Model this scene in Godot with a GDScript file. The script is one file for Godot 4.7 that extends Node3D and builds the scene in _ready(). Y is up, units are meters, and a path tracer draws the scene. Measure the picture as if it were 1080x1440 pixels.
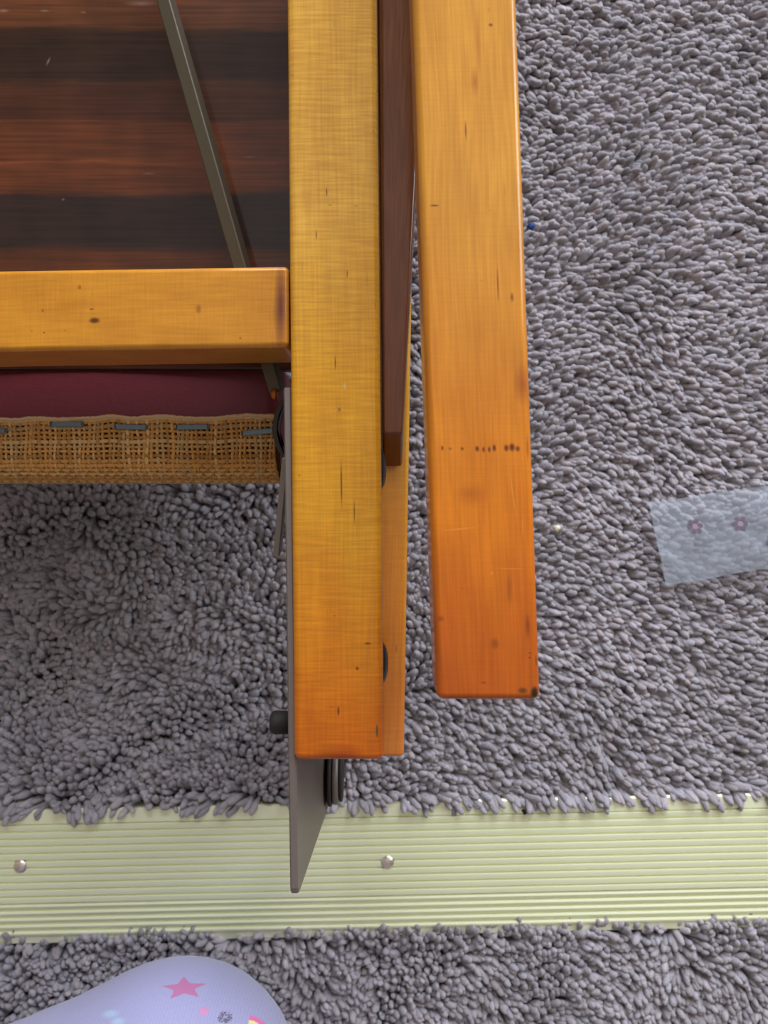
extends Node3D
# Close view, straight down, of a folded wooden chair standing on a grey carpet beside a gold threshold strip.
# Units are metres, y up. The photographed picture is 1080 x 1440 pixels.

const F := 1088.0        # focal length in picture pixels
const H := 0.37          # camera height over the carpet tips
var rng := RandomNumberGenerator.new()
var taken := {}


# ------------------------------------------------------------------ helpers
func px(x: float, y: float, d: float) -> Vector3:      # point at picture place x, y and d metres below the camera
	return Vector3((x - 540.0) * d / F, H - d, (y - 720.0) * d / F)


func numbered(called: String) -> String:
	var n: int = taken.get(called, 0)
	taken[called] = n + 1
	return called if n == 0 else "%s_%03d" % [called, n]


func tag(o: Node, label: String, category := "", group := "", kind := "") -> void:
	if label: o.set_meta("label", label)
	if category: o.set_meta("category", category)
	if group: o.set_meta("group", group)
	if kind: o.set_meta("kind", kind)


func obj(called: String, mesh: Mesh, m: Material, parent: Node = null) -> MeshInstance3D:
	var o := MeshInstance3D.new()
	o.mesh = mesh
	o.material_override = m
	o.cast_shadow = GeometryInstance3D.SHADOW_CASTING_SETTING_ON
	if parent == null:
		o.name = numbered(called)
		add_child(o)
	else:
		o.name = called
		parent.add_child(o, true)
	return o


func struct(called: String, mesh: Mesh, m: Material) -> MeshInstance3D:
	var o := obj(called, mesh, m)
	o.set_meta("kind", "structure")
	return o


func base(called: String, at: Vector3, label: String, category: String, group := "") -> Node3D:
	var o := Node3D.new()
	o.name = numbered(called)
	add_child(o)
	o.position = at
	tag(o, label, category, group)
	return o


func shift(mesh: ArrayMesh, by: Vector3) -> ArrayMesh:
	var out := ArrayMesh.new()
	for s in mesh.get_surface_count():
		var a := mesh.surface_get_arrays(s)
		var v: PackedVector3Array = a[Mesh.ARRAY_VERTEX]
		for i in v.size(): v[i] -= by
		a[Mesh.ARRAY_VERTEX] = v
		out.add_surface_from_arrays(Mesh.PRIMITIVE_TRIANGLES, a)
	return out


# A grid of points (rows x cols) as a smooth surface. Front faces run clockwise seen from the side the normals point to.
func grid_mesh(p: PackedVector3Array, uv: PackedVector2Array, cols: int, flip := false, close := false, smooth := 0) -> ArrayMesh:
	var st := SurfaceTool.new()
	st.begin(Mesh.PRIMITIVE_TRIANGLES)
	add_grid(st, p, uv, cols, flip, close, Color.WHITE, smooth)
	st.generate_normals()
	st.index()
	return st.commit()


func add_grid(st: SurfaceTool, p: PackedVector3Array, uv: PackedVector2Array, cols: int, flip := false, close := false, color := Color.WHITE, smooth := 0) -> void:
	var rows := p.size() / cols
	for r in rows - 1:
		for c in (cols if close else cols - 1):
			var c2 := (c + 1) % cols
			var q := [r * cols + c, r * cols + c2, (r + 1) * cols + c2, (r + 1) * cols + c]
			var order := [0, 1, 2, 0, 2, 3] if not flip else [0, 2, 1, 0, 3, 2]
			for k in order:
				st.set_color(color)
				if uv.size(): st.set_uv(uv[q[k]])
				st.set_smooth_group(smooth)
				st.add_vertex(p[q[k]])


# Box with rounded edges. warp(p) -> p bends it. UVs unfold the top: u across (x), v along (z), the sides folded outwards.
func rbox(half: Vector3, r: float, warp: Callable, divisions := Vector3i(1, 1, 1), arc := 4) -> ArrayMesh:
	var verts := PackedVector3Array(); var norms := PackedVector3Array(); var uvs := PackedVector2Array(); var idx := PackedInt32Array()
	var axes := []
	for a in 3:
		var h := half[a]
		var rr := minf(r, h * 0.98)
		var l: Array[float] = []
		for k in arc + 1: l.append(-h + rr * float(k) / arc)
		for k in range(1, divisions[a]): l.append(lerpf(-h + rr, h - rr, float(k) / divisions[a]))
		for k in arc + 1: l.append(h - rr + rr * float(k) / arc)
		axes.append(l)
	var full := Vector2(2 * half.x + 4 * half.y, 2 * half.z + 4 * half.y)
	for a in 3:
		var b := (a + 1) % 3
		var c := (a + 2) % 3
		for side in [-1.0, 1.0]:
			var start := verts.size()
			for i in axes[b].size():
				for j in axes[c].size():
					var p := Vector3.ZERO
					p[a] = half[a] * side
					p[b] = axes[b][i]
					p[c] = axes[c][j]
					var q := Vector3.ZERO
					for k in 3:
						var rr := minf(r, half[k] * 0.98)
						q[k] = clampf(p[k], -half[k] + rr, half[k] - rr)
					var n := (p - q)
					for k in 3: n[k] /= minf(r, half[k] * 0.98)
					n = n.normalized()
					for k in 3: p[k] = q[k] + n[k] * minf(r, half[k] * 0.98)
					verts.append(p); norms.append(n)
					var drop := half.y - p.y
					var u := p.x; var v := p.z
					if a == 0: u = side * (half.x + drop)
					elif a == 2: v = side * (half.z + drop)
					uvs.append(Vector2(u / full.x + 0.5, v / full.y + 0.5))
			var w: int = axes[c].size()
			for i in axes[b].size() - 1:
				for j in w - 1:
					var k: int = start + i * w + j
					if side > 0: idx.append_array([k, k + w + 1, k + w, k, k + 1, k + w + 1])
					else: idx.append_array([k, k + w, k + w + 1, k, k + w + 1, k + 1])
	for i in verts.size():
		var p := verts[i]
		var e := 1e-4
		var t := norms[i].cross(Vector3(0.3, 0.7, 0.64)).normalized()
		var s := norms[i].cross(t)
		var o: Vector3 = warp.call(p)
		var o1: Vector3 = warp.call(p + t * e)
		var o2: Vector3 = warp.call(p + s * e)
		norms[i] = (o1 - o).cross(o2 - o).normalized()
		verts[i] = o
	var arr := []
	arr.resize(Mesh.ARRAY_MAX)
	arr[Mesh.ARRAY_VERTEX] = verts; arr[Mesh.ARRAY_NORMAL] = norms; arr[Mesh.ARRAY_TEX_UV] = uvs; arr[Mesh.ARRAY_INDEX] = idx
	var me := ArrayMesh.new()
	me.add_surface_from_arrays(Mesh.PRIMITIVE_TRIANGLES, arr)
	return me


# Round body turned about an axis: profile of (along, radius), closed where the radius is 0.
func lathe(profile: Array, at: Transform3D, sides := 28) -> ArrayMesh:
	var p := PackedVector3Array(); var uv := PackedVector2Array()
	for q in profile:
		for k in sides:
			var a := TAU * k / sides
			p.append(at * Vector3(q.y * cos(a), q.x, q.y * sin(a)))
			uv.append(Vector2(float(k) / sides, q.x))
	return grid_mesh(p, uv, sides, false, true)


# Flat outline in the plane of two axes given a thickness, with small chamfers.
func slab(outline: PackedVector2Array, put: Callable, t: float, ch: float) -> ArrayMesh:
	if Geometry2D.is_polygon_clockwise(outline): outline.reverse()
	var inner: PackedVector2Array = Geometry2D.offset_polygon(outline, -ch, Geometry2D.JOIN_MITER)[0]
	if inner.size() != outline.size(): inner = outline
	else:
		var best := 0; var bd := 1e9
		for i in inner.size():
			var d := inner[i].distance_to(outline[0])
			if d < bd: bd = d; best = i
		var turned := PackedVector2Array()
		for i in inner.size(): turned.append(inner[(best + i) % inner.size()])
		if Geometry2D.is_polygon_clockwise(turned) : turned.reverse()
		inner = turned
	var n := outline.size()
	var st := SurfaceTool.new()
	st.begin(Mesh.PRIMITIVE_TRIANGLES)
	st.set_smooth_group(-1)
	var rings := [[inner, t / 2], [outline, t / 2 - ch], [outline, -t / 2 + ch], [inner, -t / 2]]
	for r in 3:
		for i in n:
			var j := (i + 1) % n
			var a: Vector3 = put.call(rings[r][0][i], rings[r][1]); var b: Vector3 = put.call(rings[r][0][j], rings[r][1])
			var c: Vector3 = put.call(rings[r + 1][0][j], rings[r + 1][1]); var d: Vector3 = put.call(rings[r + 1][0][i], rings[r + 1][1])
			for v in [a, b, c, a, c, d]: st.add_vertex(v)
	var tri := Geometry2D.triangulate_polygon(inner)
	for k in range(0, tri.size(), 3):
		for o in [0, 1, 2]: st.add_vertex(put.call(inner[tri[k + o]], t / 2))
		for o in [0, 2, 1]: st.add_vertex(put.call(inner[tri[k + o]], -t / 2))
	st.generate_normals()
	return outward(st.commit())


# Turns every triangle of a closed mesh the right way round if the whole came out inside out.
func outward(me: ArrayMesh) -> ArrayMesh:
	var a := me.surface_get_arrays(0)
	var v: PackedVector3Array = a[Mesh.ARRAY_VERTEX]
	var n: PackedVector3Array = a[Mesh.ARRAY_NORMAL]
	var idx: PackedInt32Array = a[Mesh.ARRAY_INDEX] if a[Mesh.ARRAY_INDEX] != null else PackedInt32Array(range(v.size()))
	var vol := 0.0
	var mid := Vector3.ZERO
	for q in v: mid += q
	mid /= v.size()
	for k in range(0, idx.size(), 3): vol += (v[idx[k]] - mid).dot((v[idx[k + 1]] - mid).cross(v[idx[k + 2]] - mid))
	if vol > 0:                                   # clockwise fronts give a negative sum
		for k in range(0, idx.size(), 3):
			var s := idx[k + 1]; idx[k + 1] = idx[k + 2]; idx[k + 2] = s
		for i in n.size(): n[i] = -n[i]
	a[Mesh.ARRAY_INDEX] = idx
	a[Mesh.ARRAY_NORMAL] = n
	var out := ArrayMesh.new()
	out.add_surface_from_arrays(Mesh.PRIMITIVE_TRIANGLES, a)
	return out


func add_tube(st: SurfaceTool, path: PackedVector3Array, r: float, sides: int, color: Color) -> void:
	var n := path.size()
	var p := PackedVector3Array()
	for i in n:
		var t := (path[mini(i + 1, n - 1)] - path[maxi(i - 1, 0)]).normalized()
		var s := t.cross(Vector3.UP if absf(t.y) < 0.9 else Vector3.RIGHT).normalized()
		var u := s.cross(t)
		for k in sides:
			var a := TAU * k / sides
			p.append(path[i] + (s * cos(a) + u * sin(a)) * r)
	add_grid(st, p, PackedVector2Array(), sides, true, true, color)


func mat(c: Color, rough := 0.6, metal := 0.0) -> StandardMaterial3D:
	var m := StandardMaterial3D.new()
	m.albedo_color = c
	m.roughness = rough
	m.metallic = metal
	return m


func noise(sd: int, f: float, oct := 3) -> FastNoiseLite:
	var n := FastNoiseLite.new()
	n.seed = sd
	n.frequency = f
	n.noise_type = FastNoiseLite.TYPE_SIMPLEX_SMOOTH
	n.fractal_type = FastNoiseLite.FRACTAL_FBM
	n.fractal_octaves = oct
	return n


# Varnished wood. tone(v) -> colour along the bar; across: fine ripple over the bar; along: grain along it.
# marks: [u, v, half width, half height, colour, strength, softness] in texture fractions.
func wood_tex(w: int, h: int, sd: int, tones: Array, across: float, along: float, marks: Array, turned := false, flecks := 0) -> ImageTexture:
	var im := Image.create(w, h, false, Image.FORMAT_RGB8)
	var n1 := noise(sd, 1.0, 3); var n2 := noise(sd + 1, 1.0, 2); var n3 := noise(sd + 2, 1.0, 3); var n4 := noise(sd + 3, 1.0, 2)
	for y in h:
		var v := float(y) / h
		for x in w:
			var u := float(x) / w
			var t := u if turned else v
			var q := (v if turned else u)
			# tones: list of [t, colour]
			var c: Color = tones[tones.size() - 1][1]
			var tw := t + 0.03 * n4.get_noise_2d(u * 4, v * 4)
			for k in tones.size() - 1:
				if tw < tones[k + 1][0]:
					c = (tones[k][1] as Color).lerp(tones[k + 1][1], clampf((tw - tones[k][0]) / (tones[k + 1][0] - tones[k][0]), 0, 1))
					break
			var ripple := n1.get_noise_2d(q * 3.5, t * 420.0) * across
			var grain := n2.get_noise_2d(q * 70.0 + n4.get_noise_2d(q * 3, t * 3) * 1.2, t * 11.0) * along
			var cloud := n3.get_noise_2d(q * 5.0, t * 8.0) * 0.08
			var k2 := 1.0 + ripple + grain + cloud
			c = Color(c.r * (1 + (k2 - 1) * 0.75), c.g * k2, c.b * (1 + (k2 - 1) * 1.3))
			im.set_pixel(x, y, c)
	var r := RandomNumberGenerator.new()
	r.seed = sd
	for k in flecks:
		var u := r.randf_range(0.2, 0.8); var v := r.randf()
		var s := Vector2(0.0016, r.randf_range(0.001, 0.006)) if r.randf() < 0.6 else Vector2(r.randf_range(0.003, 0.012), 0.0007)
		marks.append([u, v, s.x, s.y, Color(0.36, 0.2, 0.06), r.randf_range(0.15, 0.5), 0.6])
	for mk in marks:
		stain(im, mk)
	im.generate_mipmaps()
	return ImageTexture.create_from_image(im)


func stain(im: Image, mk: Array) -> void:
	var w := im.get_width(); var h := im.get_height()
	var tilt: float = mk[7] if mk.size() > 7 else 0.0
	var rx: float = mk[2] * w; var ry: float = mk[3] * h
	var reach := maxf(rx, ry) + 2
	for y in range(maxi(0, int(mk[1] * h - reach)), mini(h, int(mk[1] * h + reach) + 1)):
		for x in range(maxi(0, int(mk[0] * w - reach)), mini(w, int(mk[0] * w + reach) + 1)):
			var d := Vector2(x + 0.5 - mk[0] * w, y + 0.5 - mk[1] * h).rotated(-tilt)
			var e := Vector2(d.x / maxf(rx, 0.6), d.y / maxf(ry, 0.6)).length()
			var a: float = clampf((1.0 - e) / maxf(mk[6], 0.05), 0, 1) * mk[5]
			if a > 0: im.set_pixel(x, y, im.get_pixel(x, y).lerp(mk[4], a))


func varnish(t: Texture2D, rough := 0.42) -> StandardMaterial3D:
	var m := StandardMaterial3D.new()
	m.albedo_texture = t
	m.roughness = rough
	m.metallic_specular = 0.25
	m.clearcoat_enabled = true
	m.clearcoat = 0.75
	m.clearcoat_roughness = 0.1
	return m


# ------------------------------------------------------------------ scene
func _ready() -> void:
	rng.seed = 7
	# camera, sky, daylight, exposure
	var cam := Camera3D.new()
	cam.name = "camera"
	cam.keep_aspect = Camera3D.KEEP_HEIGHT
	cam.fov = rad_to_deg(2 * atan(720.0 / F))
	cam.near = 0.02
	cam.far = 50
	cam.position = Vector3(0, H, 0)
	cam.rotation_degrees = Vector3(-90, 0, 0)
	var focus := CameraAttributesPhysical.new()   # the phone's focus lies on the wood: the carpet is a touch soft
	focus.frustum_focal_length = 12.0 / tan(deg_to_rad(cam.fov) / 2.0)
	focus.frustum_focus_distance = 0.265
	focus.exposure_aperture = 9.5
	focus.frustum_near = 0.02
	cam.attributes = focus
	add_child(cam)
	cam.current = true
	var we := WorldEnvironment.new()
	we.name = "world"
	var env := Environment.new()
	env.background_mode = Environment.BG_SKY
	var sky := Sky.new()
	var sm := ProceduralSkyMaterial.new()
	sm.sky_top_color = Color(0.74, 0.79, 0.88)
	sm.sky_horizon_color = Color(0.86, 0.9, 0.95)
	sm.ground_horizon_color = Color(0.6, 0.62, 0.6)
	sm.ground_bottom_color = Color(0.45, 0.45, 0.42)
	sky.sky_material = sm
	env.sky = sky
	env.background_energy_multiplier = 1.0
	env.ambient_light_source = Environment.AMBIENT_SOURCE_SKY
	env.tonemap_mode = Environment.TONE_MAPPER_LINEAR
	env.tonemap_exposure = 1.0
	env.sdfgi_enabled = true
	env.ssao_enabled = true
	env.ssil_enabled = true
	we.environment = env
	add_child(we)
	var day := AreaLight3D.new()          # daylight entering by the window in the back wall
	day.name = "window_daylight"
	day.area_size = Vector2(1.3, 1.2)
	day.light_color = Color(0.95, 0.96, 1.0)
	day.light_energy = 4.6
	day.area_range = 8.0
	day.area_attenuation = 2.0
	day.shadow_enabled = true
	add_child(day)
	day.position = Vector3(0.3, 0.95, -1.47)
	day.rotation_degrees = Vector3(0, 180, 0)   # its face (-z) looks to +z

	var glow := AreaLight3D.new()         # light of an unseen side window, added to make the bars' right edges glint
	glow.name = "added_side_light"
	glow.area_size = Vector2(0.75, 1.1)
	glow.light_color = Color(0.93, 0.96, 1.0)
	glow.light_energy = 1.9
	glow.area_range = 8.0
	glow.area_attenuation = 2.0
	glow.shadow_enabled = true
	add_child(glow)
	glow.position = Vector3(1.37, 0.95, -0.9)
	glow.rotation_degrees = Vector3(0, 90, 0)

	room()
	carpet()
	threshold()
	chair()
	film()
	person()
	scraps()


func box_mesh(a: Vector3, b: Vector3) -> ArrayMesh:
	var half := (b - a) / 2
	var mid := (a + b) / 2
	return rbox(half, 0.002, func(p): return p + mid, Vector3i(1, 1, 1), 1)


func room() -> void:
	var paint := mat(Color(0.70, 0.64, 0.57), 0.9)
	var white := mat(Color(0.9, 0.9, 0.9), 0.6)
	var low := -0.011
	struct("ceiling", box_mesh(Vector3(-1.5, 2.3, -1.6), Vector3(1.5, 2.4, 1.6)), mat(Color(0.80, 0.78, 0.75), 0.9))
	struct("wall_left", box_mesh(Vector3(-1.5, low, -1.5), Vector3(-1.4, 2.3, 1.5)), paint)
	struct("wall_front", box_mesh(Vector3(-1.5, low, 1.5), Vector3(1.5, 2.3, 1.6)), paint)
	var glass := mat(Color(0.95, 0.97, 1.0, 0.06), 0.02)
	glass.transparency = BaseMaterial3D.TRANSPARENCY_ALPHA
	# the wall with an opening, the frame and two panes: first across the back wall, then across the right one, an added window for edge glints
	for k in 2:
		var a: float = [-0.35, -1.3][k]; var b: float = [0.95, -0.5][k]
		var lo := 0.35; var hi := 1.55
		var mid := (a + b) / 2
		var put := func(m: Array) -> ArrayMesh:
			var st := SurfaceTool.new()
			for q in m:
				if k == 0: st.append_from(box_mesh(Vector3(q[0], q[1], -1.5 - q[5]), Vector3(q[2], q[3], -1.5 - q[4])), 0, Transform3D.IDENTITY)
				else: st.append_from(box_mesh(Vector3(1.4 + q[4], q[1], q[0]), Vector3(1.4 + q[5], q[3], q[2])), 0, Transform3D.IDENTITY)
			return st.commit()
		var e: float = 1.5
		struct(["wall_back", "wall_right"][k], put.call([[-e, low, e, lo, 0.0, 0.1], [-e, hi, e, 2.3, 0.0, 0.1], [-e, lo, a, hi, 0.0, 0.1], [b, lo, e, hi, 0.0, 0.1]]), paint)
		var w := struct("window_%d" % (k + 1), put.call([[a, lo, b, lo + 0.05, 0.02, 0.07], [a, hi - 0.05, b, hi, 0.02, 0.07], [a, lo + 0.05, a + 0.05, hi - 0.05, 0.02, 0.07], [b - 0.05, lo + 0.05, b, hi - 0.05, 0.02, 0.07], [mid - 0.025, lo + 0.05, mid + 0.025, hi - 0.05, 0.02, 0.07]]), white)
		obj("pane", put.call([[a + 0.05, lo + 0.05, mid - 0.025, hi - 0.05, 0.043, 0.047]]), glass, w)
		obj("pane", put.call([[mid + 0.025, lo + 0.05, b - 0.05, hi - 0.05, 0.043, 0.047]]), glass, w)


# the line of the threshold strip: z of its middle at x
func strip_z(x: float) -> float:
	return 0.1716 - 0.0225 * x


func carpet() -> void:
	var backing := mat(Color(0.46, 0.44, 0.46), 1.0)
	var fl := struct("floor", box_mesh(Vector3(-1.5, -0.06, -1.6), Vector3(1.5, -0.011, 1.6)), backing)
	fl.set_meta("label", "grey brown cut pile carpet on both sides of the strip")
	# three shapes of twisted yarn tuft, bent over to +x
	var shapes: Array[ArrayMesh] = []
	for v in 3:
		var p := PackedVector3Array(); var uv := PackedVector2Array()
		var rings := [[0.0, 0.75], [0.25, 0.95], [0.5, 1.08], [0.7, 1.12], [0.86, 1.0], [0.95, 0.72], [0.99, 0.38], [1.0, 0.0]]
		var bend: float = [0.12, 0.28, 0.5][v]
		for q in rings:
			var s: float = q[0]
			var mid := Vector3(bend * s * s * 0.7, s - bend * 0.16 * s * s, sin(s * 3.0 + v) * 0.05) * 0.0112
			var lean := Basis(Vector3(0, 0, 1), -bend * s * 1.0)
			for k in 9:
				var a := TAU * k / 9.0
				var r: float = 0.00142 * q[1] * (1.0 + 0.13 * cos(2 * (a + s * 4.0)))
				p.append(mid + lean * Vector3(r * cos(a), 0, r * sin(a)))
				uv.append(Vector2(k / 9.0, s))
		shapes.append(outward(grid_mesh(p, uv, 9, false, true)))
	var yarn := mat(Color(1, 1, 1), 0.95)
	yarn.vertex_color_use_as_albedo = true
	yarn.rim_enabled = true
	yarn.rim = 0.5
	yarn.backlight_enabled = true
	yarn.backlight = Color(0.4, 0.38, 0.39)
	yarn.normal_enabled = true
	var fuzz := NoiseTexture2D.new()
	fuzz.noise = noise(33, 0.12, 3); fuzz.width = 128; fuzz.height = 128; fuzz.as_normal_map = true; fuzz.bump_strength = 4.0; fuzz.seamless = true
	yarn.normal_texture = fuzz
	yarn.normal_scale = 0.8
	var turn := noise(31, 9.0, 2)
	var tone := noise(32, 14.0, 2)
	var xs := [[], [], []]; var cs := [[], [], []]
	var near := [[], [], []]; var near_c := [[], [], []]
	var step := 0.00208
	for i in range(-200, 201):
		for j in range(-262, 215):
			var x := (i + (0.5 if j % 2 else 0.0)) * step + rng.randf_range(-0.0008, 0.0008)
			var z := j * step * 0.93 + rng.randf_range(-0.0008, 0.0008)
			var off := z - strip_z(x)
			var keep := rng.randf()
			if off > -0.0330 - 0.0010 * keep and off < 0.0322 + 0.0008 * keep: continue
			# how the pile lies: combed to the right on the right half, upright and mixed on the left and near the front
			var right := smoothstep(-0.03, 0.06, x)
			var front := smoothstep(0.15, 0.2, z)
			var ang := turn.get_noise_2d(x, z) * 3.5
			ang = lerpf(ang * 2.2, 0.28 + ang * 0.30 + 0.35 * smoothstep(0.0, 0.12, z), right * (1.0 - 0.65 * front)) + rng.randf_range(-0.5, 0.5)
			var tilt := lerpf(0.24, 0.58, right * (1.0 - front * 0.75)) * rng.randf_range(0.55, 1.25)
			var edge := smoothstep(0.0385, 0.0335, absf(off))
			if edge > 0 and rng.randf() < 0.75:       # pile at the strip falls over its lip
				ang = lerp_angle(ang, (PI / 2 if off < 0 else -PI / 2) + rng.randf_range(-0.6, 0.6), 0.75 * edge)
				tilt = lerpf(tilt, rng.randf_range(0.2, 0.62), edge) if off < 0 else lerpf(tilt, rng.randf_range(0.2, 0.6), edge)
			var b := Basis(Vector3.UP, -ang) * Basis(Vector3(0, 0, 1), -tilt) * Basis(Vector3.UP, rng.randf_range(-0.7, 0.7))
			var s := rng.randf_range(0.85, 1.15)
			var hs := s * rng.randf_range(0.88, 1.1) * (1.0 + 0.6 * (1.0 - cos(tilt)))
			b = b * Basis.from_scale(Vector3(s, hs, s * rng.randf_range(0.85, 1.15)))
			var k := 1.0 + tone.get_noise_2d(x, z) * 0.2 + tone.get_noise_2d(x * 5.0 + 3.0, z * 8.0) * 0.22 + rng.randf_range(-0.12, 0.12)
			var warm := rng.randf_range(-0.012, 0.012)
			var c := Color((0.37 + warm) * k, 0.346 * k, (0.375 - warm) * k)
			var v := rng.randi() % 3
			var t := Transform3D(b, Vector3(x, -0.0112 + (0.0052 * edge if off < 0 else 0.002 * edge), z))
			if off < 0: xs[v].append(t); cs[v].append(c)
			else: near[v].append(t); near_c[v].append(c)
	for v in 3: pile("carpet_pile", shapes[v], yarn, xs[v], cs[v], fl)
	for v in 3: pile("carpet_pile", shapes[v], yarn, near[v], near_c[v], fl)


func pile(called: String, shape: ArrayMesh, m: Material, at: Array, colors: Array, parent: Node) -> void:
	var mm := MultiMesh.new()
	mm.transform_format = MultiMesh.TRANSFORM_3D
	mm.use_colors = true
	mm.mesh = shape
	mm.instance_count = at.size()
	for i in at.size():
		mm.set_instance_transform(i, at[i])
		mm.set_instance_color(i, colors[i])
	var o := MultiMeshInstance3D.new()
	o.multimesh = mm
	o.material_override = m
	o.name = called
	o.set_meta("kind", "stuff")
	parent.add_child(o, true)


func threshold() -> void:
	# cross-section from the far lip (-z) to the near lip (+z): flat lips, eleven fine grooves on the level part, five bolder ribs on the sloping part
	var prof: Array[Vector2] = []            # z, y
	prof.append(Vector2(-0.0325, -0.009))
	prof.append(Vector2(-0.0325, -0.0012))
	prof.append(Vector2(-0.0318, -0.0004))
	prof.append(Vector2(-0.0262, 0.0002))
	var z := -0.0262
	for k in 11:
		var y := 0.0004 + 0.0008 * sin(PI * (k + 0.5) / 22.0)
		prof.append_array([Vector2(z + 0.00003, y - 0.0014), Vector2(z + 0.0008, y - 0.0014), Vector2(z + 0.00083, y - 0.00008), Vector2(z + 0.0012, y), Vector2(z + 0.0020, y + 0.00003), Vector2(z + 0.0031, y)])
		z += 0.00342
	for k in 5:
		var y := 0.0010 - 0.00042 * k
		prof.append_array([Vector2(z + 0.0001, y - 0.0012), Vector2(z + 0.0006, y - 0.0012), Vector2(z + 0.0008, y - 0.0002), Vector2(z + 0.0017, y + 0.0001), Vector2(z + 0.0024, y - 0.0001), Vector2(z + 0.0030, y - 0.00045)])
		z += 0.00345
	prof.append_array([Vector2(z + 0.0004, -0.0019), Vector2(0.0322, -0.0024), Vector2(0.0326, -0.0030), Vector2(0.0326, -0.009)])
	var p := PackedVector3Array(); var uv := PackedVector2Array()
	for x in [-0.62, -0.2, 0.2, 0.62]:
		for q in prof:
			p.append(Vector3(x, q.y, q.x))
			uv.append(Vector2(x, q.x))
	var brass := mat(Color(0.96, 0.98, 0.84), 0.4, 0.4)
	var me := grid_mesh(p, uv, prof.size(), true, false, -1)
	var o := struct("trim_1", me, brass)
	o.position = Vector3(0, -0.0003, strip_z(0))
	o.rotation.y = 0.0225
	o.set_meta("label", "ribbed pale gold metal threshold strip between two carpets")
	# domed screws
	var steel := mat(Color(0.9, 0.87, 0.82), 0.28, 0.9)
	for sx in [[28.0, 1219.0], [545.0, 1213.0]]:
		var c := o.transform.affine_inverse() * px(sx[0], sx[1], H - 0.0008)
		var s := obj("screw", lathe([Vector2(-0.001, 0.0), Vector2(-0.001, 0.0034), Vector2(0.0, 0.0034), Vector2(0.0006, 0.0031), Vector2(0.0012, 0.0023), Vector2(0.0015, 0.0012), Vector2(0.00155, 0.0)], Transform3D.IDENTITY, 24), steel, o)
		s.position = Vector3(c.x, 0.0006, c.z)
		s.rotation.y = 0.6
		s.mesh = outward(s.mesh)


func bar(parent: Node3D, called: String, m: Material, y0: float, y1: float, x0: float, x1: float, wide: float, d: float, thick: float, r := 0.0016) -> MeshInstance3D:
	# a straight bar whose top face runs from picture row y0 (middle at x0) to y1 (middle at x1), d below the camera
	var a := px(x0, y0, d); var b := px(x1, y1, d)
	var half := Vector3(wide / 2, thick / 2, (b.z - a.z) / 2)
	var mid := (a + b) / 2 - Vector3(0, thick / 2, 0)
	var k := (b.x - a.x) / (b.z - a.z)
	var at := parent.position
	return obj(called, rbox(half, r, func(p): return p + mid + Vector3(k * p.z, 0, 0) - at, Vector3i(1, 1, 6)), m, parent)


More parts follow.
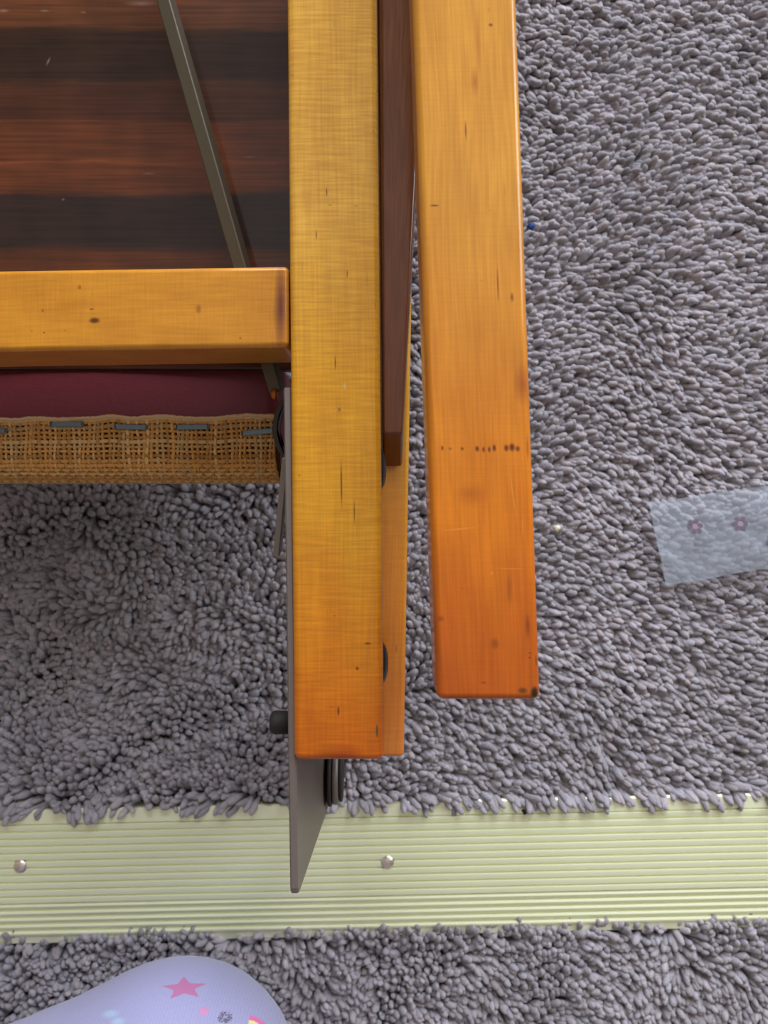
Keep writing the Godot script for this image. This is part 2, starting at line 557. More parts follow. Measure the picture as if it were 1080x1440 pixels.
func chair() -> void:
	var t := base("folding_chair", Vector3(-0.02, 0, 0.05), "folded varnished wooden chair with steel brackets, standing on the carpet above the gold strip", "chair")
	var at := t.position
	var yellow := Color(0.84, 0.63, 0.24); var amber := Color(0.85, 0.60, 0.12); var orange := Color(0.82, 0.46, 0.05); var red := Color(0.76, 0.33, 0.05)  # yellow far tones hold sky sheen painted in; orange near ends are stain
	# --- side rail: the yellow bar left of the middle
	var ink := Color(0.28, 0.13, 0.05); var pale := Color(0.86, 0.72, 0.58)
	var tv := func(y: float) -> float: return ((y + 520.0) * 0.25 / F + 0.022) / (1590.0 * 0.25 / F + 0.044)   # picture row to v on the side rail
	var tu := func(x: float, mid: float, wide: float, d: float) -> float: return ((x - mid) * d / F) / (wide + 0.044) + 0.5
	var m1 := []
	for q in [[460, 270, 1.2, 8], [488, 385, 1, 7], [477, 680, 1.5, 40], [470, 1000, 2, 8], [495, 720, 1, 20], [497, 940, 3, 3], [512, 905, 6, 2], [470, 510, 1, 12], [445, 330, 1, 8]]:
		m1.append([tu.call(q[0], 470.0, 0.0292, 0.25), tv.call(q[1]), q[2] * 0.25 / F / 0.0732, q[3] * 0.25 / F / 0.4094, ink, 0.65, 0.6])
	m1.append([tu.call(484, 471.0, 0.0292, 0.25), tv.call(543), 0.008, 0.003, pale, 0.8, 0.5])
	m1.append([tu.call(476, 471.0, 0.0292, 0.25), tv.call(576), 0.008, 0.002, Color(0.5, 0.34, 0.3), 0.7, 0.5])
	m1.append([tu.call(528, 474.0, 0.0292, 0.25), tv.call(1028), 0.006, 0.006, Color(0.3, 0.28, 0.25), 0.8, 0.4])
	m1.append([tu.call(478, 474.0, 0.0292, 0.25), tv.call(1066), 0.13, 0.012, Color(0.5, 0.17, 0.03), 0.55, 0.9])
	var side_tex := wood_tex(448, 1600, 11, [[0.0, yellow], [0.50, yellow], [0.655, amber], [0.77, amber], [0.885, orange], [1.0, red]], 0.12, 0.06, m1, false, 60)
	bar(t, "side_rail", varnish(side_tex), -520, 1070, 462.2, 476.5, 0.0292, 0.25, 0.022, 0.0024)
	# --- hinged leg: the bar on the right, lying higher
	var m2 := []
	var lv := func(y: float) -> float: return ((y + 520.0) * 0.222 / F + 0.022) / (1505.0 * 0.222 / F + 0.044)
	var lu := func(x: float, y: float) -> float: return ((x - (653.5 + 0.0345 * y)) * 0.222 / F) / (0.0298 + 0.044) + 0.5
	var s2 := 0.222 / F
	for q in [[622, 630, 2, 4, 0.8], [633, 631, 3, 2, 0.5], [650, 631, 3, 3, 0.6], [671, 631, 3.5, 5, 0.8], [680, 632, 2.5, 5, 0.75], [688, 632, 2.5, 5, 0.75], [695, 630, 3, 6, 0.85], [712, 630, 4, 6, 0.8], [720, 629, 5, 7, 0.85], [728, 631, 4, 5, 0.7],
			[611, 289, 8, 1.5, 0.85], [655, 183, 1.5, 16, 0.6], [700, 400, 1.5, 30, 0.55], [720, 418, 3, 8, 0.5], [690, 35, 4, 3, 0.6], [742, 630, 2, 20, 0.3], [620, 870, 6, 5, 0.3], [696, 905, 7, 10, 0.3], [716, 830, 5, 25, 0.2], [680, 960, 5, 1.2, 0.7], [742, 880, 4, 20, 0.35], [745, 918, 3, 1, 0.8], [745, 925, 3, 1, 0.8]]:
		m2.append([lu.call(q[0], q[1]), lv.call(q[1]), q[2] * s2 / 0.0738, q[3] * s2 / 0.3511, Color(0.30, 0.10, 0.05), q[4], 0.7])
	for q in [[668, 115, 7, 22, 0.45], [672, 60, 5, 50, 0.25], [735, 540, 14, 32, 0.6], [662, 695, 26, 18, 0.35], [640, 560, 60, 50, 0.12]]:
		m2.append([lu.call(q[0], q[1]), lv.call(q[1]), q[2] * s2 / 0.0738, q[3] * s2 / 0.3511, Color(0.55, 0.24, 0.06), q[4], 1.0])
	for q in [[645, 744, 36, 0.8, 0.5, -0.09], [722, 700, 0.9, 44, 0.4, -0.16], [735, 740, 0.9, 20, 0.35, 0.05], [718, 800, 24, 0.7, 0.4, 0.0], [692, 665, 0.8, 30, 0.25, 0.0], [692, 806, 1.3, 1.3, 0.9, 0.0]]:
		m2.append([lu.call(q[0], q[1]), lv.call(q[1]), q[2] * s2 / 0.0738, q[3] * s2 / 0.3511, Color(0.95, 0.78, 0.6), q[4], 0.8, q[5]])
	for q in [[752, 974, 7, 10, 0.9], [735, 971, 8, 5, 0.5], [658, 983, 12, 2, 0.7], [756, 930, 4, 10, 0.4]]:
		m2.append([lu.call(q[0], q[1]), lv.call(q[1]), q[2] * s2 / 0.0738, q[3] * s2 / 0.3511, Color(0.14, 0.11, 0.09), q[4], 0.6])
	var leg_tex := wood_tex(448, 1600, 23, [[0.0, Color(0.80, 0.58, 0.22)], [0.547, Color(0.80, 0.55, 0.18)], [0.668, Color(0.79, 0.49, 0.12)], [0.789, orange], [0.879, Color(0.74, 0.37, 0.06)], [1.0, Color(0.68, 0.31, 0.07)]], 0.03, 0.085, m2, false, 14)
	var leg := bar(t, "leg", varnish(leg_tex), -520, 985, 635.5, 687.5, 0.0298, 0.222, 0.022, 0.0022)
	tag(leg, "orange varnished leg with a row of dark dents across it")
	# --- lower rail beside and under the side rail
	var low_tex := wood_tex(256, 768, 37, [[0.0, amber], [0.69, Color(0.9, 0.66, 0.2)], [0.847, Color(0.86, 0.54, 0.16)], [1.0, Color(0.82, 0.48, 0.22)]], 0.05, 0.06, [], false, 6)  # same wood, colour lightened to make up for the leg's shade
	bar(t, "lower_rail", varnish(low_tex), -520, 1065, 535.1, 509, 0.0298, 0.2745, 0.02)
	# --- dark stained board lying on the lower rail
	var bt := wood_tex(192, 768, 41, [[0.0, Color(0.46, 0.33, 0.22)], [1.0, Color(0.45, 0.25, 0.14)]], 0.02, 0.2, [], false, 0)
	var top_d := 0.261; var low_d := 0.2742
	var bz0 := px(0, -520, top_d).z; var bz1 := px(0, 612, top_d).z
	var board := rbox(Vector3(0.5, 0.5, 0.5), 0.5, func(p): return p, Vector3i.ONE, 1)
	var warp := func(p: Vector3) -> Vector3:
		var v := p.z / 0.28 + 0.5
		var z := lerpf(bz0, bz1, v) + (0.0098 * smoothstep(0.0, 1.0, clampf((0.0065 - p.y) / 0.013, 0, 1)) if v > 0.5 else 0.0)
		var right := px(lerpf(626.0, 566.5, v), 0, top_d).x
		return Vector3(lerpf(px(lerpf(526.6, 538.5, v), 0, top_d).x, right, p.x / 0.012 + 0.5), H - (top_d + low_d) / 2 + p.y, z) - at
	board = rbox(Vector3(0.006, 0.0065, 0.14), 0.0014, warp, Vector3i(1, 1, 6))
	tag(obj("stained_board", board, varnish(bt, 0.35), t), "dark brown board between the two bars")
	# --- cross rail
	var cm := []
	for q in [[133, 450, 9, 5, 0.8, ink], [129, 434, 4, 1.5, 0.6, ink], [60, 435, 2, 3, 0.4, ink], [279, 436, 5, 8, 0.3, ink], [62, 466, 1.5, 1.5, 0.7, ink], [338, 478, 1.5, 1.5, 0.8, ink], [112, 403, 3, 4, 0.35, ink]]:
		cm.append([(q[0] + 450.0) / 856.0 * 0.7797 + 0.1101, (q[1] - 434.0) * 0.252 / F / (0.0264 + 0.056) + 0.5, q[2] * 0.00091, q[3] * 0.0028, q[5], q[4], 0.6])
	cm.append([0.8795, 0.5, 0.0095, 0.2, Color(0.3, 0.12, 0.12), 0.75, 0.9])
	var cross_tex := wood_tex(1200, 400, 53, [[0.0, Color(0.76, 0.50, 0.12)], [1.0, Color(0.80, 0.54, 0.16)]], 0.06, 0.07, cm, true, 20)
	var ca := px(-450, 443.6, 0.252); var cb := px(406, 430.5, 0.252)
	var cmid := (ca + cb) / 2 - Vector3(0, 0.014, 0)
	var ck := (cb.z - ca.z) / (cb.x - ca.x)
	obj("cross_rail", rbox(Vector3((cb.x - ca.x) / 2, 0.014, 0.0132), 0.0018, func(p): return p + cmid + Vector3(0, 0, ck * p.x) - at, Vector3i(4, 1, 1)), varnish(cross_tex), t)
	seat(t, at)
	metalwork(t, at)


func seat(t: Node3D, at: Vector3) -> void:
	# --- striped veneer panel
	var w := 640; var h := 1024
	var im := Image.create(w, h, false, Image.FORMAT_RGB8)
	var stops := [[-450, Color(0.40, 0.22, 0.13)], [-330, Color(0.41, 0.22, 0.13)], [-318, Color(0.22, 0.135, 0.10)], [-250, Color(0.22, 0.135, 0.10)], [-238, Color(0.38, 0.2, 0.12)], [-130, Color(0.42, 0.22, 0.12)], [-80, Color(0.30, 0.15, 0.10)], [0, Color(0.44, 0.24, 0.14)], [36, Color(0.40, 0.22, 0.13)], [46, Color(0.225, 0.135, 0.10)], [108, Color(0.22, 0.135, 0.105)], [122, Color(0.31, 0.165, 0.11)], [165, Color(0.31, 0.16, 0.105)], [176, Color(0.40, 0.20, 0.115)], [232, Color(0.41, 0.205, 0.115)], [268, Color(0.39, 0.195, 0.11)], [276, Color(0.20, 0.13, 0.115)], [345, Color(0.19, 0.125, 0.11)], [356, Color(0.36, 0.18, 0.10)], [380, Color(0.38, 0.19, 0.10)], [520, Color(0.3, 0.15, 0.1)]]
	var n1 := noise(61, 1.0, 3); var n2 := noise(62, 1.0, 2)
	for y in h:
		for x in w:
			var u := float(x) / w; var v := float(y) / h
			var row := lerpf(-450, 520, (v * 0.2795 - 0.006) / 0.2675) + 5.0 * n2.get_noise_2d(u * 3.4, v * 8.0) + 3 * n1.get_noise_2d(u * 12, v * 97)
			var c: Color = stops[stops.size() - 1][1]
			for k in stops.size() - 1:
				if row < stops[k + 1][0]:
					c = (stops[k][1] as Color).lerp(stops[k + 1][1], clampf((row - stops[k][0]) / (stops[k + 1][0] - stops[k][0]), 0, 1))
					break
			var g := 1.0 + 0.22 * n1.get_noise_2d(u * 4.0, v * 178.0) + 0.12 * n2.get_noise_2d(u * 12, v * 12)
			for line in [170.0, 228.0, 116.0]:
				g += 0.18 * exp(-pow((row - line) / 2.2, 2.0))
			im.set_pixel(x, y, Color(c.r * g * 0.87, c.g * g * 0.93, c.b * g * 0.90))
	for mk in [[190, 6, 26, 5, 0.5], [65, 84, 2, 8, 0.7], [5, 16, 9, 3, 0.5], [60, 16, 8, 2, 0.5], [112, 18, 5, 2, 0.4], [85, 270, 3, 2, 0.6], [200, 235, 12, 2, 0.3], [335, 213, 12, 2, 0.25]]:
		stain(im, [(mk[0] + 450.0) / 910.0, (mk[1] + 450.0) / 970.0, mk[2] / 910.0, mk[3] / 970.0, Color(0.66, 0.6, 0.62), mk[4], 0.9, 0.3 if mk[3] > mk[2] else 0.0])
	im.generate_mipmaps()
	var pm := varnish(ImageTexture.create_from_image(im), 0.4)
	var a := px(-450, -450, 0.30); var b := px(460, 520, 0.30)
	var half := Vector3((b.x - a.x) / 2, 0.003, (b.z - a.z) / 2)
	var mid := (a + b) / 2 - Vector3(0, 0.003, 0)
	# its unfolded edges are narrow: stretch the UVs over the top face alone
	var panel := rbox(half, 0.001, func(p): return p + mid - at, Vector3i.ONE, 2)
	tag(obj("seat_panel", panel, pm, t), "brown veneer panel with dark stripes")
	# --- dark red padding
	var red := mat(Color(0.44, 0.15, 0.19), 0.5)
	red.normal_enabled = true
	var nt := NoiseTexture2D.new()
	nt.noise = noise(71, 0.08, 3); nt.width = 256; nt.height = 256; nt.as_normal_map = true; nt.bump_strength = 2.0; nt.seamless = true
	red.normal_texture = nt
	red.normal_scale = 0.35
	red.uv1_scale = Vector3(4, 4, 1)
	var ra := px(-450, 515, 0.302); var rb := px(398, 650, 0.302)
	var rh := Vector3((rb.x - ra.x) / 2, 0.017, (rb.z - ra.z) / 2 + 0.002)
	var rm := (ra + rb) / 2 - Vector3(0, 0.0172, 0.002)
	tag(obj("seat_padding", rbox(rh, 0.008, func(p): return p + rm + Vector3(0, 0.0012 * sin(p.x * 40.0) * smoothstep(0, 0.01, p.y), 0) - at, Vector3i(10, 1, 4)), red, t), "dark red padding above the hessian")
	# --- hessian: every yarn of the weave, over a dark under-cloth, rolling down over the seat's front edge
	var z0 := px(0, 586, 0.292).z
	var bl := px(-440, 0, 0.292).x; var br := px(394, 0, 0.292).x
	var wave := noise(81, 30.0, 2)
	var sheet := func(x: float, s: float) -> Vector3:       # s metres down from the upper hem
		var hem: float = 0.0016 * wave.get_noise_2d(x, 0.0) - 0.0010 * smoothstep(-0.13, -0.1, x) + 0.0009 * smoothstep(-0.04, -0.06, x)
		var flat := 0.0135
		var r := 0.0100
		var z: float; var y: float
		if s < flat:
			z = s; y = 0.0
		elif s < flat + r * PI / 2:
			var g := (s - flat) / r
			z = flat + r * sin(g); y = -r * (1 - cos(g))
		else:
			z = flat + r; y = -r - (s - flat - r * PI / 2)
		y += 0.0007 * wave.get_noise_2d(x * 0.7 + 9.0, s * 2)
		y += 0.0006 * exp(-s / 0.0015)
		var slant := -0.006 * clampf((x + 0.03) / 0.04, -1, 0) * 0.0
		return Vector3(x, H - 0.292 + y, z0 + z + hem * maxf(0, 1.0 - s / 0.02) + slant + 0.003 * (0.0))
	var st := SurfaceTool.new()
	st.begin(Mesh.PRIMITIVE_TRIANGLES)
	var r := RandomNumberGenerator.new()
	r.seed = 5
	var pitch := 0.00185
	var n_x := int((br - bl) / pitch)
	var length := 0.044
	var n_s := int(length / pitch)
	var yarn_color := func() -> Color:
		var k := r.randf_range(0.7, 1.25)
		var c := Color(0.56 * k, 0.29 * k, 0.085 * k)
		if r.randf() < 0.3: c = Color(0.6 * k, 0.39 * k, 0.17 * k)
		return c
	for i in n_x + 1:                                        # yarns running down
		var p := PackedVector3Array()
		var jog := r.randf_range(-0.0003, 0.0003)
		for k in n_s * 2 + 1:
			var s := k * pitch / 2
			var x: float = bl + i * pitch + jog + 0.0003 * sin(s * 300 + i)
			var o: Vector3 = sheet.call(x, s)
			var e: Vector3 = sheet.call(x, s + 0.0004)
			var nn := Vector3(0, (e - o).z, -(e - o).y).normalized()
			p.append(o + nn * 0.00042 * (1 if (k / 2 + i) % 2 else -1) * (1.0 if k % 2 == 0 else 0.0) - at)
		add_tube(st, p, 0.00066 * r.randf_range(0.8, 1.25), 5, yarn_color.call())
	for j in n_s + 1:                                        # yarns running across
		var p := PackedVector3Array()
		for k in n_x * 2 + 1:
			var x: float = bl + k * pitch / 2
			var s := clampf(j * pitch + 0.0003 * wave.get_noise_2d(x * 2, j * 3.0), 0, 1)
			var o: Vector3 = sheet.call(x, s)
			var e: Vector3 = sheet.call(x, s + 0.0004)
			var nn := Vector3(0, (e - o).z, -(e - o).y).normalized()
			p.append(o + nn * 0.00042 * (-1 if (j + k / 2) % 2 else 1) * (1.0 if k % 2 == 0 else 0.0) - at)
		add_tube(st, p, 0.00068 * r.randf_range(0.8, 1.3), 5, yarn_color.call())
	for j in 2:                                              # the frayed, folded upper hem
		var p := PackedVector3Array()
		for k in 240:
			var x := lerpf(bl, br, k / 239.0)
			var o: Vector3 = sheet.call(x, 0.0002 + 0.0007 * j)
			p.append(o + Vector3(0, 0.0009 - 0.0005 * j + r.randf_range(-0.0001, 0.0001), r.randf_range(-0.0002, 0.0002)) - at)
		add_tube(st, p, 0.0006, 6, Color(0.62, 0.43, 0.24))
	st.generate_normals()
	var jute := mat(Color(1, 1, 1), 0.95)
	jute.vertex_color_use_as_albedo = true
	var p2 := PackedVector3Array(); var uv2 := PackedVector2Array()
	for k in 26:
		for i in 40:
			var o: Vector3 = sheet.call(lerpf(bl, br, i / 39.0), length * k / 25.0)
			p2.append(o + Vector3(0, -0.0007, -0.0006) - at)
			uv2.append(Vector2(i / 39.0, k / 25.0))
	var cloth := obj("hessian", grid_mesh(p2, uv2, 40), mat(Color(0.34, 0.19, 0.08), 1.0), t)
	tag(cloth, "coarse orange brown hessian edge fixed with staples")
	var weave := obj("hessian_yarn", st.commit(), jute, cloth)
	weave.set_meta("kind", "stuff")
	var wire := mat(Color(0.42, 0.47, 0.5), 0.4, 0.55)
	for q in [[96, 597, 0.0], [186, 601, 0.02], [272, 601, -0.01], [363, 608, -0.09], [-12, 606, 0.0], [-110, 604, 0.03], [-206, 602, -0.02], [-300, 605, 0.0], [-392, 603, 0.02]]:
		var c := px(q[0], q[1], 0.292)
		c.y = (sheet.call(c.x, c.z - z0) as Vector3).y + 0.0011
		var rot := Basis(Vector3.UP, -q[2])
		var s := SurfaceTool.new()
		s.append_from(rbox(Vector3(0.0063, 0.0004, 0.00105), 0.00035, func(p): return p, Vector3i.ONE, 2), 0, Transform3D(rot, c - at))
		for e in [-1, 1]:
			s.append_from(rbox(Vector3(0.0005, 0.0016, 0.001), 0.0003, func(p): return p, Vector3i.ONE, 2), 0, Transform3D(rot, c - at + rot * Vector3(0.0058 * e, -0.0012, 0)))
		obj("staple", s.commit(), wire, cloth)


func metalwork(t: Node3D, at: Vector3) -> void:
	var dull := mat(Color(0.36, 0.33, 0.27), 0.48, 0.4)
	var dark := mat(Color(0.26, 0.235, 0.21), 0.5, 0.4)
	var steel := mat(Color(0.50, 0.46, 0.44), 0.45, 0.4)
	var rubber := mat(Color(0.16, 0.14, 0.13), 0.7)
	# strut: flat bar crossing over the veneer
	var a := px(139, -330, 0.278); var b := px(391, 552, 0.287)
	var axis := (b - a).normalized()
	var side := axis.cross(Vector3.UP).normalized() * -1.0
	var up := side.cross(axis)
	if up.y < 0: up = -up
	var bs := Basis(side, up, side.cross(up))
	bs = bs * Basis(Vector3(0, 0, 1), 0.3)
	var mid := (a + b) / 2 - at
	var strut := rbox(Vector3(0.0026, 0.0028, (b - a).length() / 2), 0.0007, func(p): return mid + bs * p, Vector3i(1, 1, 4))
	tag(obj("strut", strut, dull, t), "grey metal strut crossing the striped panel")
	# bent strap that carries the strut's end
	var strap := PackedVector2Array()
	var back := PackedVector2Array()
	for k in 15:
		var g := lerpf(-1.25, 1.15, k / 14.0)
		strap.append(Vector2(-0.0405 + 0.0085 - 0.0085 * cos(g) - 0.0003, -0.0306 + 0.0128 * sin(g)))
		back.append(Vector2(-0.0405 + 0.0085 - 0.0085 * cos(g) + 0.0016, -0.0306 + 0.0128 * sin(g) * 0.94))
	back.reverse()
	strap.append_array(back)
	obj("pivot_strap", slab(strap, func(q, y): return Vector3(q.x, H - 0.2865 + y, q.y) - at, 0.007, 0.0003), dark, t)
	obj("rivet", outward(lathe([Vector2(-0.001, 0), Vector2(-0.001, 0.0022), Vector2(0.0004, 0.0022), Vector2(0.0012, 0.0014), Vector2(0.0014, 0.0)], Transform3D(Basis(Vector3(0, 0, 1), PI / 2), px(386, 554, 0.285) - at), 16)), mat(Color(0.72, 0.42, 0.18), 0.4, 0.7), t)
	# thin lever hanging beside the plate
	var la := px(401, 640, 0.27); var lb := px(388, 780, 0.278)
	var lax := (lb - la).normalized()
	var lbs := Basis(Vector3(1, 0, 0), lax.cross(Vector3(1, 0, 0)).normalized(), lax)
	obj("lever", rbox(Vector3(0.0012, 0.004, (lb - la).length() / 2), 0.0006, func(p): return (la + lb) / 2 - at + Vector3(0, -0.004, 0) + lbs * p, Vector3i.ONE), mat(Color(0.56, 0.53, 0.5), 0.4, 0.6), t)
	# upright steel plate: narrow along the rail, reaching down to the floor at its end
	var d0 := 0.2525
	var zs := px(0, 545, d0).z; var ze := px(0, 1262, d0).z
	var out := PackedVector2Array()
	for q in [[zs, 0.0], [ze - 0.003, 0.0], [ze - 0.0009, 0.0009], [ze, 0.003], [ze - 0.0005, 0.118], [ze - 0.004, 0.121], [ze - 0.034, 0.121], [ze - 0.040, 0.117], [ze - 0.048, 0.07], [ze - 0.058, 0.045], [ze - 0.075, 0.035], [zs + 0.002, 0.022], [zs, 0.02]]:
		out.append(Vector2(q[0], q[1]))
	var x0 := px(404, 0, d0).x; var x1 := px(413.5, 0, d0).x
	var put := func(q: Vector2, o: float) -> Vector3:
		var v := (q.x - zs) / (ze - zs)
		return Vector3(lerpf(x0, x1, v) + q.y * 0.058 + o, H - d0 - q.y, q.x) - at
	tag(obj("bracket_plate", slab(out, put, 0.0026, 0.0005), steel, t), "upright grey steel plate ending over the gold strip")
	# knob on the plate
	var kp := px(404, 1016, 0.272) - at
	obj("pin", outward(lathe([Vector2(-0.001, 0), Vector2(-0.001, 0.0040), Vector2(0.0042, 0.0041), Vector2(0.0054, 0.0037), Vector2(0.0059, 0.0028), Vector2(0.006, 0)], Transform3D(Basis(Vector3(0, 0, 1), PI / 2), kp), 24)), rubber, t)
	# discs beside the plate
	var turn := Basis(Vector3(0, 0, 1), -PI / 2)
	for q in [[-0.0232, 0.0016, 0.0125, rubber, "washer"], [-0.0212, 0.0024, 0.0118, steel, "spacer"], [-0.0186, 0.0014, 0.0105, rubber, "washer"]]:
		var r: float = q[2]; var w: float = q[1]
		obj(q[4], outward(lathe([Vector2(0, 0), Vector2(0, r - 0.0004), Vector2(0.0003, r), Vector2(w - 0.0003, r), Vector2(w, r - 0.0004), Vector2(w, 0)], Transform3D(turn, Vector3(q[0], H - 0.325, 0.1105) - at), 36)), q[3], t)
	# domed bolt heads on the side of the rail
	for y in [660.0, 932.0]:
		var c := px(540, y, 0.261)
		c.x = px(lerpf(529, 540, y / 1070.0) + 0.5, 0, 0.25).x - 0.0004
		obj("bolt_head", outward(lathe([Vector2(-0.0005, 0), Vector2(-0.0005, 0.0072), Vector2(0.0002, 0.0072), Vector2(0.0012, 0.0056), Vector2(0.0019, 0.003), Vector2(0.0021, 0)], Transform3D(turn, c - at), 28)), mat(Color(0.2, 0.19, 0.18), 0.35, 0.7), t)


func film() -> void:
	# clear plastic strip lying on the pile
	var d := 0.3655
	var c := [px(912, 706, d), px(1150, 674, d), px(1150, 788, d), px(936, 823, d)]
	var bump := noise(91, 60.0, 2)
	var p := PackedVector3Array(); var uv := PackedVector2Array()
	var surf := func(u: float, v: float, lift: float) -> Vector3:
		var q: Vector3 = (c[0] as Vector3).lerp(c[1], u).lerp((c[3] as Vector3).lerp(c[2], u), v)
		q += Vector3(0, 0, 0.0006 * sin(u * 9.0)) * (1.0 - absf(v - 0.5))
		return q + Vector3(0, 0.0013 * bump.get_noise_2d(q.x, q.z) + 0.003 * u * u + lift, 0)
	for k in 13:
		for i in 31:
			p.append(surf.call(i / 30.0, k / 12.0, 0.0)); uv.append(Vector2(i / 30.0, k / 12.0))
	var m := mat(Color(0.74, 0.80, 0.86, 0.34), 0.25)
	m.transparency = BaseMaterial3D.TRANSPARENCY_ALPHA
	m.cull_mode = BaseMaterial3D.CULL_DISABLED
	m.metallic_specular = 0.7
	var st := SurfaceTool.new()
	st.begin(Mesh.PRIMITIVE_TRIANGLES)
	add_grid(st, p, uv, 31)
	var o := obj("plastic_strip", null, m)
	st.generate_normals()
	o.mesh = st.commit()
	tag(o, "clear plastic strip printed with tiny flowers lying on the carpet at the right edge", "plastic strip")
	var ink := mat(Color(0.43, 0.38, 0.45), 0.7)
	var heart := mat(Color(0.62, 0.54, 0.60), 0.7)
	var inv := func(x: float, y: float) -> Vector2:
		var u := clampf((x - 924.0) / 232.0, 0, 1)
		var ya := lerpf(706, 674, u) ; var yb := lerpf(823, 788, u)
		return Vector2(u, (y - ya) / (yb - ya))
	for q in [[981.0, 739.0, 3], [1044.0, 738.0, 0], [1107.0, 722.0, 1], [1088.0, 762.0, 2]]:
		var f := SurfaceTool.new(); f.begin(Mesh.PRIMITIVE_TRIANGLES)
		var g := SurfaceTool.new(); g.begin(Mesh.PRIMITIVE_TRIANGLES)
		for k in 6:
			var a: float = TAU * k / 6.0 + q[2]
			disc(f, inv, surf, q[0] + 7.5 * cos(a), q[1] + 7.5 * sin(a), 3.4)
		disc(g, inv, surf, q[0], q[1], 4.0)
		var fl := obj("printed_flower", f.commit(), ink, o)
		obj("flower_centre", g.commit(), heart, fl)


func disc(st: SurfaceTool, inv: Callable, surf: Callable, x: float, y: float, r: float) -> void:
	for k in 10:
		for a in [-1.0, k / 10.0 * TAU, (k + 1) / 10.0 * TAU]:
			var q: Vector2 = inv.call(x, y) if a < 0 else inv.call(x + r * cos(a), y + r * sin(a))
			st.set_normal(Vector3.UP)
			st.add_vertex(surf.call(q.x, q.y, 0.0003))


func person() -> void:
	# bent leg of someone sitting on the carpet; only the knee reaches into the picture
	var o := base("person", Vector3(-0.1, 0, 0.4), "bent knee in pale lavender pyjama trousers printed with pink stars, at the bottom left", "person")
	var at := o.position
	var cell := 0.007
	var bones := [[Vector3(-0.084, 0.066, 0.2325), 0.049, Vector3(-0.184, 0.068, 0.274), 0.050], [Vector3(-0.184, 0.068, 0.274), 0.050, Vector3(-0.27, 0.11, 0.62), 0.085], [Vector3(-0.086, 0.068, 0.237), 0.047, Vector3(-0.2, 0.1, 0.45), 0.075], [Vector3(-0.083, 0.058, 0.237), 0.046, Vector3(0.0, 0.048, 0.56), 0.044]]
	var fold := noise(95, 16.0, 2)
	var field := func(p: Vector3) -> float:
		var d := 1e3
		for b in bones:
			var ab: Vector3 = b[2] - b[0]
			var k := clampf((p - b[0]).dot(ab) / ab.length_squared(), 0, 1)
			var e: float = p.distance_to((b[0] as Vector3) + ab * k) - lerpf(b[1], b[3], k)
			var h := clampf(0.5 + 0.5 * (d - e) / 0.012, 0, 1)
			d = lerpf(d, e, h) - 0.012 * h * (1 - h)
		d += 0.0035 * fold.get_noise_3d(p.x, p.y * 0.6, p.z) * smoothstep(0.19, 0.28, p.z)
		return maxf(d, 0.003 - p.y)
	var lo := Vector3(-0.36, -0.008, 0.15); var hi := Vector3(0.07, 0.24, 0.73)
	var n := Vector3i(((hi - lo) / cell).ceil())
	var val := PackedFloat32Array()
	val.resize((n.x + 1) * (n.y + 1) * (n.z + 1))
	var sx := 1; var sy := n.x + 1; var sz := (n.x + 1) * (n.y + 1)
	for k in n.z + 1:
		for j in n.y + 1:
			for i in n.x + 1:
				val[i + j * sy + k * sz] = field.call(lo + Vector3(i, j, k) * cell)
	var where := {}
	var verts := PackedVector3Array(); var uvs := PackedVector2Array()
	for k in n.z:
		for j in n.y:
			for i in n.x:
				var c := i + j * sy + k * sz
				var sum := Vector3.ZERO; var hits := 0
				var first := val[c] < 0; var mixed := false
				for q in [1, sy, sy + 1, sz, sz + 1, sz + sy, sz + sy + 1]:
					if (val[c + q] < 0) != first: mixed = true; break
				if not mixed: continue
				for e in [[0, 1, 0], [sy, 1, 0], [sz, 1, 0], [sy + sz, 1, 0], [0, sy, 1], [1, sy, 1], [sz, sy, 1], [1 + sz, sy, 1], [0, sz, 2], [1, sz, 2], [sy, sz, 2], [1 + sy, sz, 2]]:
					var v0 := val[c + e[0]]; var v1 := val[c + e[0] + e[1]]
					if (v0 < 0) == (v1 < 0): continue
					var q: int = e[0]
					var p := Vector3(i, j, k)
					if q >= sz: p.z += 1; q -= sz
					if q >= sy: p.y += 1; q -= sy
					p.x += q
					p[e[2]] += v0 / (v0 - v1)
					sum += p; hits += 1
				where[c] = verts.size()
				var w := lo + sum / hits * cell
				verts.append(w - at)
				uvs.append(Vector2((w.x + 0.20) / 0.24, ((w.z + w.y) * 0.75 - 0.15) / 0.24))
	var idx := PackedInt32Array()
	for k in range(1, n.z):
		for j in range(1, n.y):
			for i in range(1, n.x):
				var c := i + j * sy + k * sz
				for ax in [[1, sy, sz], [sy, sz, 1], [sz, 1, sy]]:
					var inside := val[c] < 0
					if inside == (val[c + ax[0]] < 0): continue
					var q := [where[c - ax[1] - ax[2]], where[c - ax[2]], where[c], where[c - ax[1]]]
					if inside: idx.append_array([q[0], q[2], q[1], q[0], q[3], q[2]])
					else: idx.append_array([q[0], q[1], q[2], q[0], q[2], q[3]])
	var norms := PackedVector3Array()
	for v in verts:
		var p := v + at; var e := 0.004
		norms.append(Vector3(field.call(p + Vector3(e, 0, 0)) - field.call(p - Vector3(e, 0, 0)), field.call(p + Vector3(0, e, 0)) - field.call(p - Vector3(0, e, 0)), field.call(p + Vector3(0, 0, e)) - field.call(p - Vector3(0, 0, e))).normalized())
	var arr := []
	arr.resize(Mesh.ARRAY_MAX)
	arr[Mesh.ARRAY_VERTEX] = verts; arr[Mesh.ARRAY_NORMAL] = norms; arr[Mesh.ARRAY_TEX_UV] = uvs; arr[Mesh.ARRAY_INDEX] = idx
	var me := ArrayMesh.new()
	me.add_surface_from_arrays(Mesh.PRIMITIVE_TRIANGLES, arr)
	me = outward(me)
	# printed jersey
	var side := 1024
	var im := Image.create(side, side, false, Image.FORMAT_RGB8)
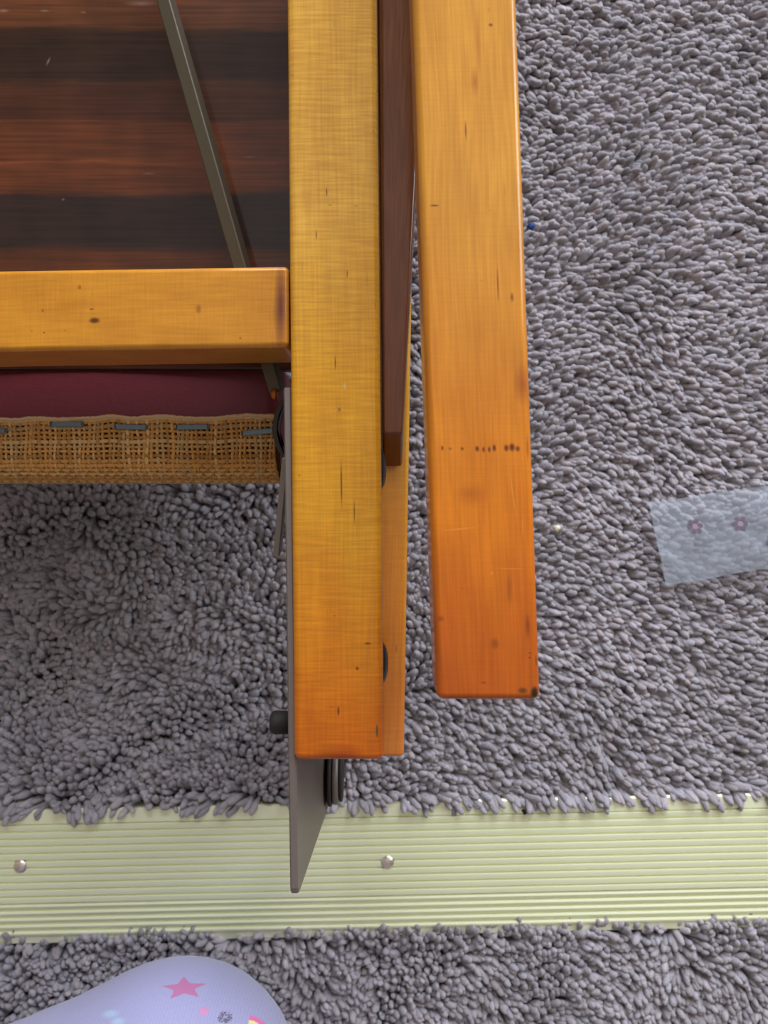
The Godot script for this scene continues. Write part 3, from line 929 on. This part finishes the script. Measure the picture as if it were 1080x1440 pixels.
	var rib := noise(97, 0.5, 2)
	for y in side:
		for x in side:
			var k := 1.0 + 0.018 * sin(x * 1.25 + 0.6 * rib.get_noise_2d(x * 0.05, y * 0.05)) + 0.03 * rib.get_noise_2d(x * 0.8, y * 0.25)
			im.set_pixel(x, y, Color(0.63 * k, 0.63 * k, 0.78 * k))
	var spot := func(x: float, y: float, d: float) -> Vector2:
		var from := Vector3(0, H, 0)
		var to := (px(x, y, d) - from).normalized()
		var go := 0.15
		while go < 0.45 and (field.call(from + to * go) as float) > 0.0003: go += maxf(0.0003, 0.7 * (field.call(from + to * go) as float))
		var w := from + to * go
		return Vector2((w.x + 0.20) / 0.24, ((w.z + w.y) * 0.75 - 0.15) / 0.24)
	var scale := 0.25 / F / 0.24
	for q in [[105, 1390, 24, 7, 0.55, -0.45], [130, 1380, 22, 6, 0.6, -0.3], [90, 1402, 16, 6, 0.5, -0.4], [155, 1425, 20, 9, 0.5, 0.1], [165, 1436, 16, 9, 0.5, 0.1]]:
		var c: Vector2 = spot.call(q[0], q[1], 0.255)
		stain(im, [c.x, c.y, q[2] * scale, q[3] * scale, Color(0.66, 0.86, 0.92), q[4], 0.7, q[5]])
	star(im, spot.call(258, 1388, 0.246), 38 * scale, -0.2, 0.6, Color(0.74, 0.42, 0.60))
	star(im, spot.call(286, 1421, 0.246), 10 * scale, 0.1, 0.9, Color(0.88, 0.52, 0.70))
	star(im, spot.call(180, 1500, 0.25), 22 * scale, 0.4, 0.9, Color(0.85, 0.40, 0.62))
	var bow: Vector2 = spot.call(346, 1458, 0.25)      # striped arc
	for y in range(int(bow.y * side) - 70, int(bow.y * side) + 10):
		for x in range(int(bow.x * side), int(bow.x * side) + 80):
			var r := Vector2(x - bow.x * side, y - bow.y * side).length()
			var s := scale * side
			if r > 30 * s and r < 38 * s: im.set_pixel(x, y, Color(0.87, 0.45, 0.68))
			elif r > 24 * s and r < 30 * s: im.set_pixel(x, y, Color(0.93, 0.88, 0.55))
			elif r > 19 * s and r < 24 * s: im.set_pixel(x, y, Color(0.62, 0.85, 0.86))
	var curl: Vector2 = spot.call(316, 1430, 0.25)     # grey curly drawing
	for k in 90:
		var a := k * 0.42
		var e := curl + Vector2(cos(a) * 7 + 3 * cos(a * 3.1), sin(a) * 6 + 3 * sin(a * 2.3)) * scale
		stain(im, [e.x, e.y, 0.0013, 0.0013, Color(0.36, 0.34, 0.42), 0.8, 0.5])
	im.generate_mipmaps()
	var cloth := mat(Color.WHITE, 0.95)
	cloth.albedo_texture = ImageTexture.create_from_image(im)
	cloth.rim_enabled = true
	cloth.rim = 0.4
	obj("trouser_leg", me, cloth, o)


func star(im: Image, c: Vector2, r: float, turn: float, squash: float, color: Color) -> void:
	var side := im.get_width()
	var poly := PackedVector2Array()
	for k in 10:
		var a := TAU * k / 10.0 - PI / 2
		var q := Vector2(cos(a), sin(a)) * r * side * (1.0 if k % 2 == 0 else 0.46)
		poly.append(Vector2(q.x, q.y).rotated(turn) * Vector2(1, squash))
	for y in range(int(c.y * side - r * side) - 1, int(c.y * side + r * side) + 2):
		for x in range(int(c.x * side - r * side) - 1, int(c.x * side + r * side) + 2):
			if x >= 0 and y >= 0 and x < side and y < side and Geometry2D.is_point_in_polygon(Vector2(x, y) - c * side, poly):
				im.set_pixel(x, y, im.get_pixel(x, y).lerp(color, 0.85))


func scraps() -> void:
	var r := RandomNumberGenerator.new()
	for q in [[783.0, 743.0, 0.0017, Color(0.86, 0.84, 0.74), "crumb", "white crumb on the carpet to the right of the orange leg"], [738.0, 1141.0, 0.0014, Color(0.06, 0.055, 0.06), "grit", "black speck of grit at the upper lip of the gold strip"],
			[747.0, 318.0, 0.0018, Color(0.13, 0.27, 0.5), "lint", "blue speck of lint on the carpet beside the orange leg's right edge"]]:
		r.seed = int(q[0])
		var p := PackedVector3Array(); var uv := PackedVector2Array()
		for k in 8:
			var a := PI * k / 7.0
			for i in 10:
				var b := TAU * i / 10.0
				var rad: float = q[2] * (1.0 + (0.25 * sin(3 * b + k) if k > 0 and k < 7 else 0.0))
				p.append(Vector3(sin(a) * cos(b), cos(a) * 0.7, sin(a) * sin(b)) * rad)
				uv.append(Vector2(i / 10.0, k / 7.0))
		var o := obj(q[4], outward(grid_mesh(p, uv, 10, false, true)), mat(q[3], 0.8))
		o.position = px(q[0], q[1], H - 0.0025)
		tag(o, q[5], q[4])
